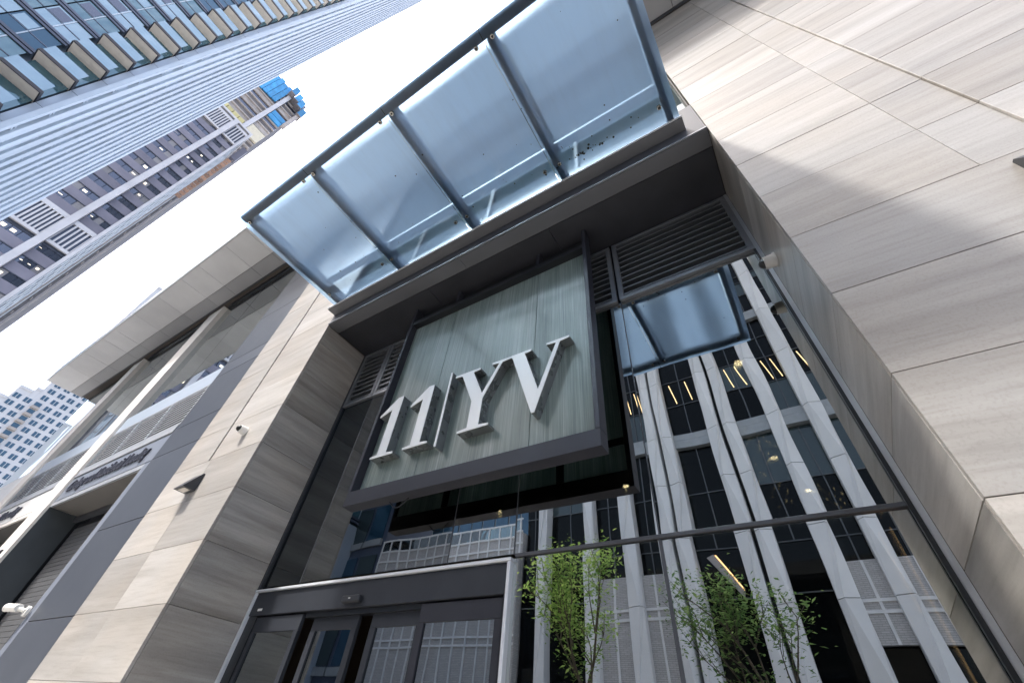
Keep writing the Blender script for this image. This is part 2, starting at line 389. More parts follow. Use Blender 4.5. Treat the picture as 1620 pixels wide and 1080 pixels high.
# ------------------------------------------------------------------ the setting
YF, YG = 2.858, 4.0           # pier fronts, entrance glass
XL, XR = -7.19, 0.85          # the entrance opening
ZS = 7.96                     # soffit of the entrance recess
ZO = 15.30                    # soffit of the podium overhang
g = MB(); g.v = [(-900, -900, -.13), (900, -900, -.13), (900, 900, -.13), (-900, 900, -.13)]; g.f = [(0, 1, 2, 3)]
structure(g.build('ground', 'ground_far'))
structure(box('road', -300, 120, -12.0, -4.0, -0.128, -0.12, 'asphalt'))
structure(box('pavement', -300, 120, -3.8, 4.6, -0.126, 0.0, 'pavement'))
structure(box('pavement', -300, 120, -19.0, -12.2, -0.126, 0.0, 'pavement'))
structure(box('kerb', -300, 120, -4.0, -3.8, -0.126, 0.01, 'kerb_stone', bev=0.01))
structure(box('kerb', -300, 120, -12.2, -12.0, -0.126, 0.01, 'kerb_stone', bev=0.01))
for i in range(30):
    structure(box('road_marking', -110 + i * 5, -107.5 + i * 5, -8.06, -7.94, -0.12, -0.116, 'paint_line'))

# ------------------------------------------------------------------ stone piers
ROW = 0.808
def zrow(k): return 2.60 + ROW * k
GAP = 0.006
def pier(name_label, front_cols, side_x, side_sign, x0, x1, core):
    t = thing('stone_pier', name_label, 'stone pier', ((x0 + x1) / 2, YF + 0.3, 0))
    box('core', *core, 'stone_core', t)
    for k in range(-3, 16):
        za = max(zrow(k), 0.03); zb = min(zrow(k + 1), ZO - 0.02)
        for (a, b, y) in front_cols(k):
            dy = rnd.uniform(-0.0012, 0.0012)
            box('stone_panel', a + GAP / 2, b - GAP / 2, y + dy, YF + 0.04 + dy, za + GAP / 2, zb - GAP / 2, 'stone_warm', t, 0.0015)
        if za < ZS and zb > 0:
            zt = min(zb, ZS - 0.004)
            xa, xb = (side_x, side_x - side_sign * 0.035)
            box('stone_panel', min(xa, xb), max(xa, xb), YF + 0.044, YG - 0.045, za + GAP / 2, zt - GAP / 2, 'stone_grey', t, 0.0015)
    return t
def cols_right(k):
    if k >= 3: return [(XR, 2.155, YF), (2.155, 2.58, YF), (2.58, 4.95, YF - 0.022), (4.95, 7.4, YF - 0.022)]
    return [(XR, 4.95, YF), (4.95, 7.4, YF)] if k % 2 else [(XR, 3.75, YF), (3.75, 7.4, YF)]
def cols_left(k):
    if k >= 3: return [(-10.12, -8.865, YF), (-8.80, XL, YF)]
    return [(-10.12, -8.73, YF), (-8.73, XL, YF)]
pier('broad pale stone pier with vein-cut panels right of the glass entrance', cols_right, XR, -1, XR, 7.4, (XR + 0.04, 7.38, YF + 0.045, 14.0, 0, ZO - 0.02))
pier('narrow cream stone pier between the glass entrance and the charcoal panels', cols_left, XL, 1, -10.12, XL, (-10.10, XL - 0.04, YF + 0.045, 14.0, 0, ZO - 0.02))

# ------------------------------------------------------------------ entrance recess: soffit, fascia, louvres
t = thing('entrance_fascia', 'dark metal fascia and soffit over the recessed glass entrance', 'fascia', (-3.2, YF, ZS))
sj = [XL + 0.004, -4.54, -1.84, XR - 0.004]
for a, b in zip(sj[:-1], sj[1:]):
    box('soffit_panel', a + 0.004, b - 0.004, 3.145, YG - 0.02, ZS + 0.006, ZS + 0.04, 'dark_soffit', t)
fj = [XL + 0.004, -3.56, XR - 0.004]
for a, b in zip(fj[:-1], fj[1:]):
    box('edge_panel', a + 0.003, b - 0.003, YF + 0.004, 3.13, ZS, ZS + 0.05, 'fascia_metal', t)
    box('front_panel', a + 0.003, b - 0.003, YF, YF + 0.04, ZS + 0.055, 9.06, 'shade_tone_metal', t)
box('drip_lip', XL + 0.004, XR - 0.004, YF - 0.025, YF - 0.001, ZS + 0.012, ZS + 0.04, 'louvre_metal', t)
box('backing', XL, XR, YF + 0.05, YG + 0.2, ZS + 0.08, 9.04, 'black_void', t)
# upper glazing behind the canopy
t = thing('upper_glazing', 'strip of upper windows behind the glass canopy', 'window', (-3.2, 3.0, 9.1))
for i in range(4):
    a = XL + 2.01 * i
    box('pane', a + 0.03, a + 1.98, 2.99, 3.02, 9.12, ZO - 0.06, 'opposite_pale', t)
for i in range(5):
    a = XL + 2.01 * i
    box('mullion', max(a - 0.028, XL + .003), min(a + 0.028, XR - .003), 2.93, 3.06, 9.07, ZO - 0.02, 'black_void', t)
box('backing', XL, XR, 3.10, 3.2, 9.06, ZO, 'black_void', t)

t = thing('sky_block_wall', 'black wall added behind the entrance louvres to block sky light', 'wall', (-3.2, 4.2, 6.6))  # added panel that keeps sky light out of the louvre gaps
box('panel', XL - .05, XR + .05, 4.125, 4.2, 6.44, 9.0, 'black_void', t)

def louvre(label, x0, x1, z0, z1, yf, n, mat='louvre_metal', fr=0.07, group=None, depth=0.12, bar=0.0):
    t = thing('louvre_vent', label, 'louvre', ((x0 + x1) / 2, yf, z0), group)
    w = fr
    box('frame_rail', x0, x1, yf, yf + 0.06, z0, z0 + w, mat, t, 0.003)
    box('frame_rail', x0, x1, yf, yf + 0.06, z1 - w, z1, mat, t, 0.003)
    box('frame_stile', x0, x0 + w, yf + 0.001, yf + 0.06, z0 + w, z1 - w, mat, t)
    box('frame_stile', x1 - w, x1, yf + 0.001, yf + 0.06, z0 + w, z1 - w, mat, t)
    box('backing', x0 + 0.01, x1 - 0.01, yf + 0.13, yf + 0.15, z0 + 0.01, z1 - 0.01, 'black_void', t)
    pitch = (z1 - z0 - 2 * w) / n
    th = bar or min(0.018, pitch * 0.3)
    for i in range(n):
        zz = z0 + w + pitch * (i + 0.22)
        # tilted blade: low at the front edge
        b = MB(); x_a = x0 + w + .002; x_b = x1 - w - .002
        prof = [(yf + 0.012, zz), (yf + 0.012, zz + th * 1.5), (yf + depth, zz + pitch * 0.22 + th), (yf + depth, zz + pitch * 0.22)]
        b.prism([(x_a, y, z) for y, z in prof], (x_b - x_a, 0, 0)); b.build('slat', mat, t)
    return t
louvre('louvre vent beside the cream pier, left end of the entrance', -7.12, -6.27, 6.44, ZS - 0.03, 3.95, 10)
louvre('long louvre vent mostly hidden behind the hanging sign', -6.25, -1.08, 6.44, ZS - 0.03, 3.95, 10)
louvre('louvre vent beside the broad pale pier, right end of the entrance', -1.04, 0.80, 6.44, ZS - 0.03, 3.95, 10)

# ------------------------------------------------------------------ glass wall
t = thing('glass_wall', 'dark reflective glass wall of the entrance with thin mullions', 'glass wall', (-3.2, YG, 0))
ZM = 3.06
VX = [-7.15, -6.25, -3.53, -2.61, -1.04, 0.80]
for i, (a, b) in enumerate(zip(VX[:-1], VX[1:])):
    box('pane', a + 0.006, b - 0.006, YG, YG + 0.024, ZM + 0.025, 6.43, ('dark_reflection_glass', 'dim_reflection_glass', 'entry_glass')[min(i, 2)], t).rotation_euler = (rnd.uniform(-.0022, .0022), 0, rnd.uniform(-.003, .003))
for a, b in zip(VX[3:-1], VX[4:]):
    box('pane', a + 0.006, b - 0.006, YG, YG + 0.024, 0.05, ZM - 0.025, 'entry_glass', t).rotation_euler = (rnd.uniform(-.0022, .0022), 0, rnd.uniform(-.003, .003))
for x in VX[1:-1]:
    box('mullion', x - 0.006, x + 0.006, YG - 0.006, YG + 0.10, (ZM + 0.02), 6.43, 'mid_metal', t)
box('mullion', -1.055, -1.025, YG - 0.012, YG + 0.12, 0.0, ZM - 0.02, 'mid_metal', t)
box('transom', -2.58, 0.80, YG - 0.03, YG + 0.1, ZM - 0.017, ZM + 0.017, 'mid_metal', t, 0.003)
box('jamb', 0.802, XR - .002, YG - 0.04, YG + 0.12, 0, ZS - .002, 'louvre_light', t)
box('jamb_cover', 0.770, 0.80, YG - 0.05, YG - 0.012, 0, 6.43, 'black_frame', t)
box('jamb', XL + .002, -7.152, YG - 0.04, YG + 0.12, 3.06, ZS - .002, 'mid_metal', t)
box('jamb_cover', -7.15, -7.11, YG - 0.03, YG - 0.004, 3.07, 6.43, 'black_frame', t)

# sliding entrance doors
t = thing('entrance_doors', 'black framed sliding entrance doors with pale metal trim', 'door', (-4.9, YG, 0))
box('trim', -7.17, -2.60, YG - 0.075, YG + 0.02, 3.0, 3.034, 'alu_trim', t, 0.004)
box('trim', -7.165, -7.125, YG - 0.07, YG + 0.02, 0, 2.998, 'alu_trim', t, 0.004)
box('trim', -2.645, -2.605, YG - 0.07, YG + 0.02, 0, 2.998, 'alu_trim', t, 0.004)
box('header', -7.12, -2.65, YG - 0.04, YG + 0.06, 2.70, 2.996, 'door_frame', t, 0.004)
box('side_post', -7.12, -6.93, YG - 0.02, YG + 0.06, 0, 2.697, 'black_frame', t)
box('side_post', -2.69, -2.65, YG - 0.02, YG + 0.06, 0, 2.697, 'sign_frame', t)
def leaf(x0, x1, y, w, mat):
    d = box('door_leaf', x0, x1, y, y + 0.05, 2.50, 2.68, mat, t, 0.003)
    box('stile', x0, x0 + w, y, y + 0.05, 0.03, 2.498, mat, d); box('stile', x1 - w, x1, y, y + 0.05, 0.03, 2.498, mat, d)
    box('rail', x0 + w, x1 - w, y, y + 0.05, 0.03, 0.30, mat, d)
    box('pane', x0 + w, x1 - w, y + 0.02, y + 0.03, 0.30, 2.498, 'door_glass', d)
leaf(-6.92, -5.88, YG - 0.01, 0.08, 'door_frame')
leaf(-5.72, -4.86, YG + 0.07, 0.09, 'door_frame')
leaf(-4.62, -3.80, YG + 0.07, 0.09, 'door_frame')
leaf(-3.79, -2.70, YG - 0.01, 0.08, 'sign_frame')
box('track', -5.86, -3.82, YG + 0.02, YG + 0.14, 2.64, 2.695, 'black_frame', t)
s_ = thing('motion_sensor', 'small black motion sensor above the sliding doors', 'sensor', (-4.9, YG - 0.04, 2.73))
box('body', -5.07, -4.75, YG - 0.12, YG - 0.042, 2.74, 2.815, 'lamp_body', s_, 0.012)
box('indicator', -4.935, -4.90, YG - 0.1225, YG - 0.1205, 2.775, 2.785, 'white_plastic', s_)
tag(box('sticker', -6.95, -6.84, YG - 0.0425, YG - 0.0405, 2.755, 2.785, 'white_plastic'), 'tiny white sticker at the left end of the door header', 'sticker')

# lobby behind the glass
structure(box('lobby_floor', -12, 3.5, 4.2, 15.0, -0.05, 0.004, 'lobby_floor'))
structure(box('lobby_ceiling', -12, 3.5, YG + 0.13, 15.0, 6.46, 6.6, 'lobby_dark'))
structure(box('lobby_wall', -12, 3.5, 15.0, 15.2, 0, 6.6, 'lobby_dark'))
structure(box('lobby_wall', -12.2, -12.0, 4.2, 15.2, 0, 6.6, 'lobby_dark'))
structure(box('lobby_wall', 3.5, 3.7, 4.2, 15.2, 0, 6.6, 'lobby_dark'))
structure(box('lobby_partition', -10.0, XL, YG + 0.13, YG + 0.2, 0, 6.46, 'lobby_dark'))
dl = [(-6.69, 9.34, 'behind the middle of the sign\'s lower edge'), (-3.02, 9.30, 'just below the sign\'s lower right corner'), (-9.97, 9.38, 'seen through the pane above the sliding doors, farthest left'),
      (0.16, 6.03, 'high in the right pane near the louvre'), (0.19, 9.29, 'halfway down the upper right pane'), (0.61, 11.04, 'lowest in the upper right pane'), (-1.3, 12.9, 'in the tall right pane below the transom')]
for x, y, w in dl:
    q = thing('downlight', 'small warm recessed downlight ' + w, 'downlight', (x, y, 6.45), 'downlights in the lobby ceiling')
    MB().tube((x, y, 6.40), (x, y, 6.46), 0.085, 0.085, 18).build('ring', 'mid_metal', q)
    MB().tube((x, y, 6.388), (x, y, 6.3985), 0.065, 0.065, 18).build('lens', 'downlight', q)
tag(box('light_strip', 0.758, 0.772, 5.0, 5.014, 0.3, 3.28, 'led_strip'), 'long warm vertical light line inside the lobby at far right', 'light')
tag(box('light_strip', 0.66, 0.672, 5.0, 5.012, 2.62, 3.25, 'led_strip'), 'short warm vertical light line left of the long one', 'light')
for (cx, cy, z0, z1, rr, nn, w) in ((0.05, 7.0, 4.5, 5.75, 0.26, 110, 'upper'), (0.66, 7.0, 4.2, 4.75, 0.2, 36, 'lower')):
    q = thing('pendant_chandelier', '%s crystal pendant chandelier glittering in the lobby' % w, 'chandelier', (cx, cy, z0), 'lobby chandeliers')
    box('canopy_plate', cx - .2, cx + .2, cy - .2, cy + .2, 6.40, 6.455, 'mid_metal', q)
    cr = MB(); wi = MB(); gl_ = MB()
    for i in range(nn):
        a = rnd.uniform(0, 6.28); r0 = rr * math.sqrt(rnd.random()); z = rnd.uniform(z0, z1); s = rnd.uniform(0.005, 0.011)
        x, y = cx + r0 * math.cos(a), cy + r0 * math.sin(a)
        (gl_ if i % 3 == 0 else cr).box(x - s, x + s, y - s, y + s, z - s * 1.6, z + s * 1.6)
        wi.box(x - .001, x + .001, y - .001, y + .001, z + s * 1.6, 6.40)
    cr.build('crystal_drops', 'letter_side', q, kind='stuff'); gl_.build('lit_drops', 'tube_light', q, kind='stuff'); wi.build('wires', 'mid_metal', q, kind='stuff')

# ------------------------------------------------------------------ hanging sign
SX0, SX1, SZ0, SY0, SY1 = -5.12, -1.315, 3.78, 3.453, 3.64
t = thing('hanging_sign', 'large square hanging sign of streaked green glass in dark frame reading 11 YV', 'sign', (-3.2, SY0, SZ0))
box('frame_bottom', SX0, SX1, SY0, SY1, SZ0, 3.99, 'sign_frame', t, 0.004)
box('frame_post', SX0, SX0 + 0.06, SY0, SY1, 3.992, ZS, 'sign_frame', t, 0.004)
box('frame_post', SX1 - 0.06, SX1, SY0, SY1, 3.992, ZS, 'sign_frame', t, 0.004)
box('frame_top', SX0 + 0.062, SX1 - 0.062, SY0 + 0.01, SY1, 7.46, 7.56, 'black_frame', t, 0.004)
for x in (-4.02, -2.24): box('hanger', x - 0.03, x + 0.03, SY0 + 0.05, SY1, 7.562, ZS, 'sign_frame', t)
box('top_plate', SX0 + 0.062, SX1 - 0.062, SY1 - 0.02, SY1, 7.562, ZS - 0.03, 'black_void', t)
px = [SX0 + 0.062, -4.02, -2.25, SX1 - 0.062]
for a, b in zip(px[:-1], px[1:]):
    box('glass_panel', a + 0.004, b - 0.004, SY1 - 0.055, SY1 - 0.03, 3.992, 7.458, 'sign_panel', t, 0.002)
box('back_rail', SX0 + 0.062, SX1 - 0.062, SY1 - 0.012, SY1 + 0.01, 4.33, 4.42, 'black_frame', t)
for x in (-4.1, -2.24): box('back_rail', x - 0.05, x + 0.05, SY1 - 0.012, SY1 + 0.01, 3.992, 4.328, 'black_frame', t)
LF, LB = 3.425, SY1 - 0.057     # letter front and back
def glyph(outlines, nm):
    o = None; k = MB()
    for pts in outlines: k.prism([(x, LF + 0.012, z) for x, z in pts], (0, LB - LF - 0.012, 0))
    o = k.build('letter', 'letter_side', t)
    f = MB()
    for pts in outlines: f.prism([(x, LF, z) for x, z in pts], (0, 0.0115, 0))
    f.build('face_plate', 'letter_white', o)
ZB, ZT = 4.43, 5.49
def one(x):      # x = left edge of the base serif
    return [(x, ZB), (x + .45, ZB), (x + .45, ZB + .028), (x + .305, ZB + .045), (x + .305, ZT), (x + .20, ZT), (x - .10, 5.215), (x - .10, 5.185), (x + .135, 5.275), (x + .135, ZB + .045), (x, ZB + .028)]
glyph([one(-4.86)], '1'); glyph([one(-4.22)], '1')
glyph([[(-3.617, 4.33), (-3.585, 4.33), (-3.585, 5.61), (-3.617, 5.61)]], 'bar')
th = 0.03
glyph([[(-3.50, ZT), (-3.50, ZT - th), (-3.37, ZT - th - .012), (-3.105, 4.90), (-3.105, ZB + .045), (-3.26, ZB + th), (-3.26, ZB), (-2.77, ZB), (-2.77, ZB + th), (-2.925, ZB + .045), (-2.925, 4.90), (-2.665, ZT - th - .012), (-2.53, ZT - th), (-2.53, ZT), (-2.84, ZT), (-2.84, ZT - th), (-2.715, ZT - th - .012), (-2.945, 4.985), (-3.165, ZT - th - .012), (-3.05, ZT - th), (-3.05, ZT)]], 'Y')
glyph([[(-2.526, ZT), (-2.526, ZT - th), (-2.50, ZT - th - .012), (-2.145, 4.41), (-2.105, 4.41), (-1.765, ZT - th - .012), (-1.63, ZT - th), (-1.63, ZT), (-1.965, ZT), (-1.965, ZT - th), (-1.82, ZT - th - .012), (-2.065, 4.74), (-2.30, ZT - th - .012), (-2.20, ZT - th), (-2.20, ZT)]], 'V')
# cable loop under the sign
k = MB(); pr = None
for i in range(13):
    a = i / 12; pt = (-4.35 + 0.34 * a, SY1 - 0.05, SZ0 - 0.10 * math.sin(math.pi * a))
    if pr: k.tube(pr, pt, 0.008, seg=8)
    pr = pt
k.build('cable', 'black_frame', t)

# ------------------------------------------------------------------ glass canopy
ZC = 8.326
t = thing('glass_canopy', 'frosted blue glass entrance canopy on steel ribs above the hanging sign', 'canopy', (-3.2, 2.8, ZC))
jx = [-6.985, -5.065, -3.20, -1.365, 0.60]
for a, b in zip(jx[:-1], jx[1:]):
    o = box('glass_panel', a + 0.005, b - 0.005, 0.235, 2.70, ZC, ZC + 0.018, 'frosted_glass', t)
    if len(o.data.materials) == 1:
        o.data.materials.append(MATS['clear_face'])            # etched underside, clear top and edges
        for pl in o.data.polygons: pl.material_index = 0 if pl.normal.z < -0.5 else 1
box('front_tube', jx[0] + 0.04, jx[-1] - 0.02, 0.27, 0.42, ZC + 0.026, ZC + 0.20, 'canopy_steel', t, 0.02)
box('back_tube', jx[0] + 0.1, jx[-1] - 0.1, 2.14, 2.28, ZC + 0.20, ZC + 0.32, 'canopy_steel', t, 0.02)
for x in (-6.86, -5.00, -3.13, -1.28, 0.47):
    box('rib', x - 0.05, x + 0.05, 0.425, 2.84, ZC + 0.03, ZC + 0.36, 'canopy_steel', t, 0.008)
box('edge_plate', -7.17, 0.618, 2.665, YF - 0.0015, 8.276, 8.318, 'fascia_metal', t, 0.003)
box('edge_trim', -7.17, 0.618, 2.640, 2.663, 8.290, 8.322, 'alu_trim', t, 0.003)
for y in (0.433, 2.385):
    for x in (-6.808, -5.209, -4.948, -3.341, -3.090, -1.498, -1.232, 0.377):
        k = MB(); k.tube((x, y, ZC - 0.032), (x, y, ZC - 0.001), 0.030, 0.034, 16)
        o = k.build('bolt', 'bolt_steel', t, smooth=False)
        MB().tube((x, y, ZC - 0.034), (x, y, ZC - 0.0325), 0.017, 0.017, 12).build('socket', 'bolt_dark', o)
# grime specks on the canopy
k = MB()
for i in range(46):
    x = rnd.uniform(-6.7, 0.3); y = rnd.uniform(0.6, 2.6) if i % 2 else rnd.uniform(1.9, 2.6); s = rnd.uniform(0.004, 0.014)
    k.tube((x, y, ZC - 0.002), (x, y, ZC - 0.0006), s, s, 6)
for i in range(26):
    x = -0.95 + rnd.gauss(0, .25) + i * 0.02; y = 2.42 + rnd.gauss(0, .025); s = rnd.uniform(0.006, 0.022)
    k.tube((x, y, ZC - 0.002), (x, y, ZC - 0.0006), s, s, 7)
k.build('dirt_specks', 'black_frame', t, kind='stuff')

# ------------------------------------------------------------------ wall lamps and cameras
def wedge_lamp(x0, x1, zb, zt, yw, d, label):
    q = thing('wall_lamp', label, 'wall lamp', ((x0 + x1) / 2, yw, zb), 'wedge wall lamps')
    k = MB(); k.prism([(x0, yw - .002, zb), (x0, yw - d, zb), (x0, yw - d, zb + .012), (x0, yw - .03, zt), (x0, yw - .002, zt)], (x1 - x0, 0, 0)); k.build('housing', 'lamp_body', q)
    box('lens', x0 + .05, x1 - .05, yw - d + .05, yw - .06, zb - .004, zb - .001, 'lamp_lens', q)
wedge_lamp(-8.91, -8.585, 4.385, 4.70, YF, 0.215, 'black wedge shaped wall lamp on the cream stone pier')
wedge_lamp(2.275, 2.60, 4.60, 4.915, YF, 0.215, 'black wedge shaped wall lamp at the right photo edge')
wedge_lamp(-19.2, -18.85, 4.20, 4.55, 2.82, 0.215, 'dark wall lamp on the cream column left of the loading bay')
def dome_cam(p, ax, label):
    q = thing('dome_camera', label, 'camera', p, 'security dome cameras')
    p = Vector(p); ax = Vector(ax)
    MB().tube(p + ax * .002, p + ax * .02, .088, .088, 24).build('base_ring', 'white_plastic', q, smooth=False)
    k = MB().tube(p + ax * .021, p + ax * .125, .078, .072, 24); k.build('housing', 'white_plastic', q)
    MB().dome(p + ax * .126, ax, .058).build('dome', 'bolt_dark', q, smooth=True)
dome_cam((-8.03, YF, 5.44), (0, -1, 0), 'small white dome camera on the cream stone pier')
dome_cam((XR, 3.62, 5.70), (-1, 0, 0), 'white dome camera on the reveal of the broad right pier')
q = thing('bullet_camera', 'white bullet camera on the jamb of the loading bay', 'camera', (-12.57, 2.85, 2.76))
MB().tube((-12.57, 2.848, 2.765), (-12.57, 2.80, 2.765), .085, .085, 22).build('base_ring', 'white_plastic', q)
MB().tube((-12.57, 2.80, 2.765), (-12.68, 2.70, 2.79), .035, .032, 14).build('arm', 'white_plastic', q)
cb = MB().tube((-12.66, 2.71, 2.795), (-12.98, 2.64, 2.80), .066, .066, 20).build('body', 'white_plastic', q)
MB().tube((-12.98, 2.64, 2.80), (-13.03, 2.629, 2.80), .070, .070, 20).build('front_ring', 'white_plastic', q)
MB().tube((-13.0305, 2.6288, 2.80), (-13.034, 2.628, 2.80), .050, .050, 18).build('lens', 'bolt_dark', q)
MB().tube((-12.85, 2.668, 2.732), (-12.85, 2.668, 2.715), .012, .012, 8).build('screw', 'bolt_steel', q)

# ------------------------------------------------------------------ left podium: charcoal panels, loading bays, columns
YW = 2.88
t = thing('charcoal_wall', 'charcoal metal panel wall beside the cream stone pier', 'wall', (-11.2, YW, 0))
zj = [0.0, 2.60, 4.20, 5.865, 6.68, 8.36, 8.88, 10.80, 12.6, ZO - .02]
for a, b in zip(zj[:-1], zj[1:]):
    box('metal_panel', -12.21 if a > 6 else -12.30, -10.125, YW, YW + 0.05, a + 0.007, b - 0.007, 'charcoal_panel', t, 0.002)
box('core', -12.20, -10.125, YW + 0.055, 6.0, 0, ZO - .02, 'black_void', t)

def text_mesh(body, x0, x1, z0, z1, y, shear, mat, parent):
    cu = bpy.data.curves.new('lettering', 'FONT'); cu.body = body; cu.shear = shear; cu.extrude = 0.02; cu.offset = 0.0
    o = bpy.data.objects.new('lettering', cu); COL.objects.link(o)
    dg = bpy.context.evaluated_depsgraph_get(); me = bpy.data.meshes.new_from_object(o.evaluated_get(dg))
    COL.objects.unlink(o); bpy.data.objects.remove(o)
    xs = [v.co.x for v in me.vertices]; ys = [v.co.y for v in me.vertices]
    sx = (x1 - x0) / (max(xs) - min(xs)); sz = (z1 - z0) / (max(ys) - min(ys))
    cx = (x0 + x1) / 2; cz = (z0 + z1) / 2; mx_ = (max(xs) + min(xs)) / 2; my = (max(ys) + min(ys)) / 2
    for v in me.vertices:
        c = v.co.copy(); v.co = ((c.x - mx_) * sx, -c.z, (c.y - my) * sz)
    me.materials.clear(); me.materials.append(MATS[mat])
    return link(bpy.data.objects.new('lettering', me), (cx, y, cz), parent)

def bay(x0, x1, body, tx, where, pale):
    t = thing('loading_bay', 'loading bay with roller shutter and script lettering ' + where, 'loading bay', ((x0 + x1) / 2, YW, 0), 'loading bays')
    box('jamb', x1 - 0.34, x1 - 0.002, YW + 0.015, YW + 0.06, 0, 5.85, 'blue_grey_metal', t, 0.003)
    box('jamb_reveal', x1 - 0.36, x1 - 0.34, YW + 0.012, 3.70, 0, 5.72, 'recess_grey', t)
    box('jamb_reveal', x0 + 0.002, x0 + 0.03, YW + 0.012, 3.70, 0, 5.72, 'recess_side', t)
    box('lintel', x0 + 0.002, x1 - 0.345, YW + 0.013, YW + 0.07, 5.72, 5.85, 'louvre_light' if not pale else 'cream_column', t, 0.003)
    box('recess_soffit', x0 + 0.032, x1 - 0.362, YW + 0.075, 3.70, 5.722, 5.76, 'recess_grey', t)
    d = box('shutter_box', x0 + 0.032, x1 - 0.362, 3.60, 3.70, 5.55, 5.70, 'mid_metal', t)
    box('shutter_backing', x0 + 0.032, x1 - 0.362, 3.80, 3.84, 0, 5.54, 'black_void', t)
    for i in range(44):
        z = 0.02 + i * 0.125
        if z + 0.12 < 5.45: box('shutter_slat', x0 + 0.14, x1 - 0.37, 3.755, 3.785, z, z + 0.118, 'roller_shutter', t, 0.006)
    lp = box('lettering_panel', x0 + 0.002, x1 - 0.002, YW + 0.01, YW + 0.06, 5.87, 6.60, 'blue_grey_metal' if not pale else 'overhang_panel', t, 0.003)
    text_mesh(body, tx[0], tx[1], 5.98, 6.44, YW - 0.015, 0.42, 'script_dark', lp)
    box('sill', x0 + 0.002, x1 - 0.002, YW - 0.02, YW + 0.06, 6.63, 6.70, 'louvre_light', t, 0.003)
    box('sill', x0 + 0.002, x1 - 0.002, YW - 0.012, YW + 0.06, 6.712, 6.86, 'louvre_light', t, 0.003)
    w3 = (x1 - x0) / 3
    for i in range(3):
        louvre('%s of the three louvres above the loading bay %s' % (('leftmost', 'middle', 'rightmost')[i], where), x0 + w3 * i + .004, x0 + w3 * (i + 1) - .004, 6.87, 8.20, YW + 0.012, 11, 'louvre_light', 0.05, 'louvres over the loading bays', 0.03, 0.026)
    box('spandrel', x0 + 0.002, x1 - 0.002, YW + 0.02, YW + 0.07, 8.22, 8.87, 'tower_panel', t, 0.003)
    box('core', x0 + 0.002, x1 - 0.002, 3.95, 6.0, 0, 8.86, 'black_void', t)
    wd = thing('podium_window', 'tall podium window mirroring the overhang, above the loading bay ' + where, 'window', ((x0 + x1) / 2, 3.0, 8.9), 'podium windows')
    h = (x1 - x0) / 2
    for i in range(2): box('pane', x0 + h * i + .012, x0 + h * (i + 1) - .012, 3.0, 3.03, 8.88, ZO - .34, 'upper_glass', wd)
    box('head', x0 + .003, x1 - .003, 2.95, 3.1, ZO - .335, ZO - .02, 'black_frame', wd)
    box('backing', x0 + .003, x1 - .003, 3.12, 3.2, 8.88, ZO - .35, 'black_void', wd)
bay(-18.38, -12.305, 'Garbage and Residential Loading', (-17.95, -12.95), 'nearest the cream pier', False)
bay(-26.0, -19.62, 'Retail Loading', (-25.6, -22.1), 'at the left photo edge', True)
for i, (a, b, w) in enumerate(((-19.60, -18.40, 'between the two loading bays'), (-27.20, -26.02, 'left of the second loading bay'))):
    t = thing('podium_column', 'cream stone column ' + w, 'column', ((a + b) / 2, 2.82, 0), 'podium columns')
    z = 0.0
    while z < 14.9:
        z2 = min(z + 2.6, 14.94)
        box('stone_panel', a, b, 2.82, 3.5, z + .004, z2 - .004, 'cream_column', t, 0.002); z = z2
t = thing('podium_end_bay', 'pale end bay of the podium with a blank bright window', 'wall', (-30.5, YW, 0))
box('wall_panel', -33.4, -27.22, YW, 4.0, 0, 8.8, 'overhang_panel', t); box('pane', -33.4, -27.22, 3.0, 3.03, 8.82, 14.9, 'upper_glass', t)
box('backing', -33.4, -27.22, 3.05, 4.0, 8.82, 14.9, 'black_void', t)

# overhang above the podium
t = thing('podium_overhang', 'projecting overhang with light grey soffit panels above the loading bays', 'overhang', (-15, 1.0, ZO))
ox = [-34.75, -31.75, -29.45, -27.15, -25.75, -23.6, -21.3, -19.2, -17.75, -15.72, -14.26, -12.2, -10.2, -8.2, -6.2, -4.2, -2.2, -0.2, 1.8, 3.8, 5.8, 7.4]
for a, b in zip(ox[:-1], ox[1:]):
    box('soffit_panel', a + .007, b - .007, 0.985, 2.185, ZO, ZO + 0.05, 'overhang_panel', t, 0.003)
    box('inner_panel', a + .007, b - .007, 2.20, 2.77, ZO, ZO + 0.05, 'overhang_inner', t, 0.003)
    box('edge_cap', a + .004, b - .004, 0.93, 0.978, ZO - 0.01, ZO + 1.1, 'overhang_edge', t, 0.003)
box('slab', -34.74, 7.4, 0.99, 8.0, ZO + 0.06, ZO + 1.05, 'stone_core', t)
box('inner_trim', -34.74, 7.4, 2.785, 2.83, ZO - 0.03, ZO + 0.05, 'mid_metal', t)

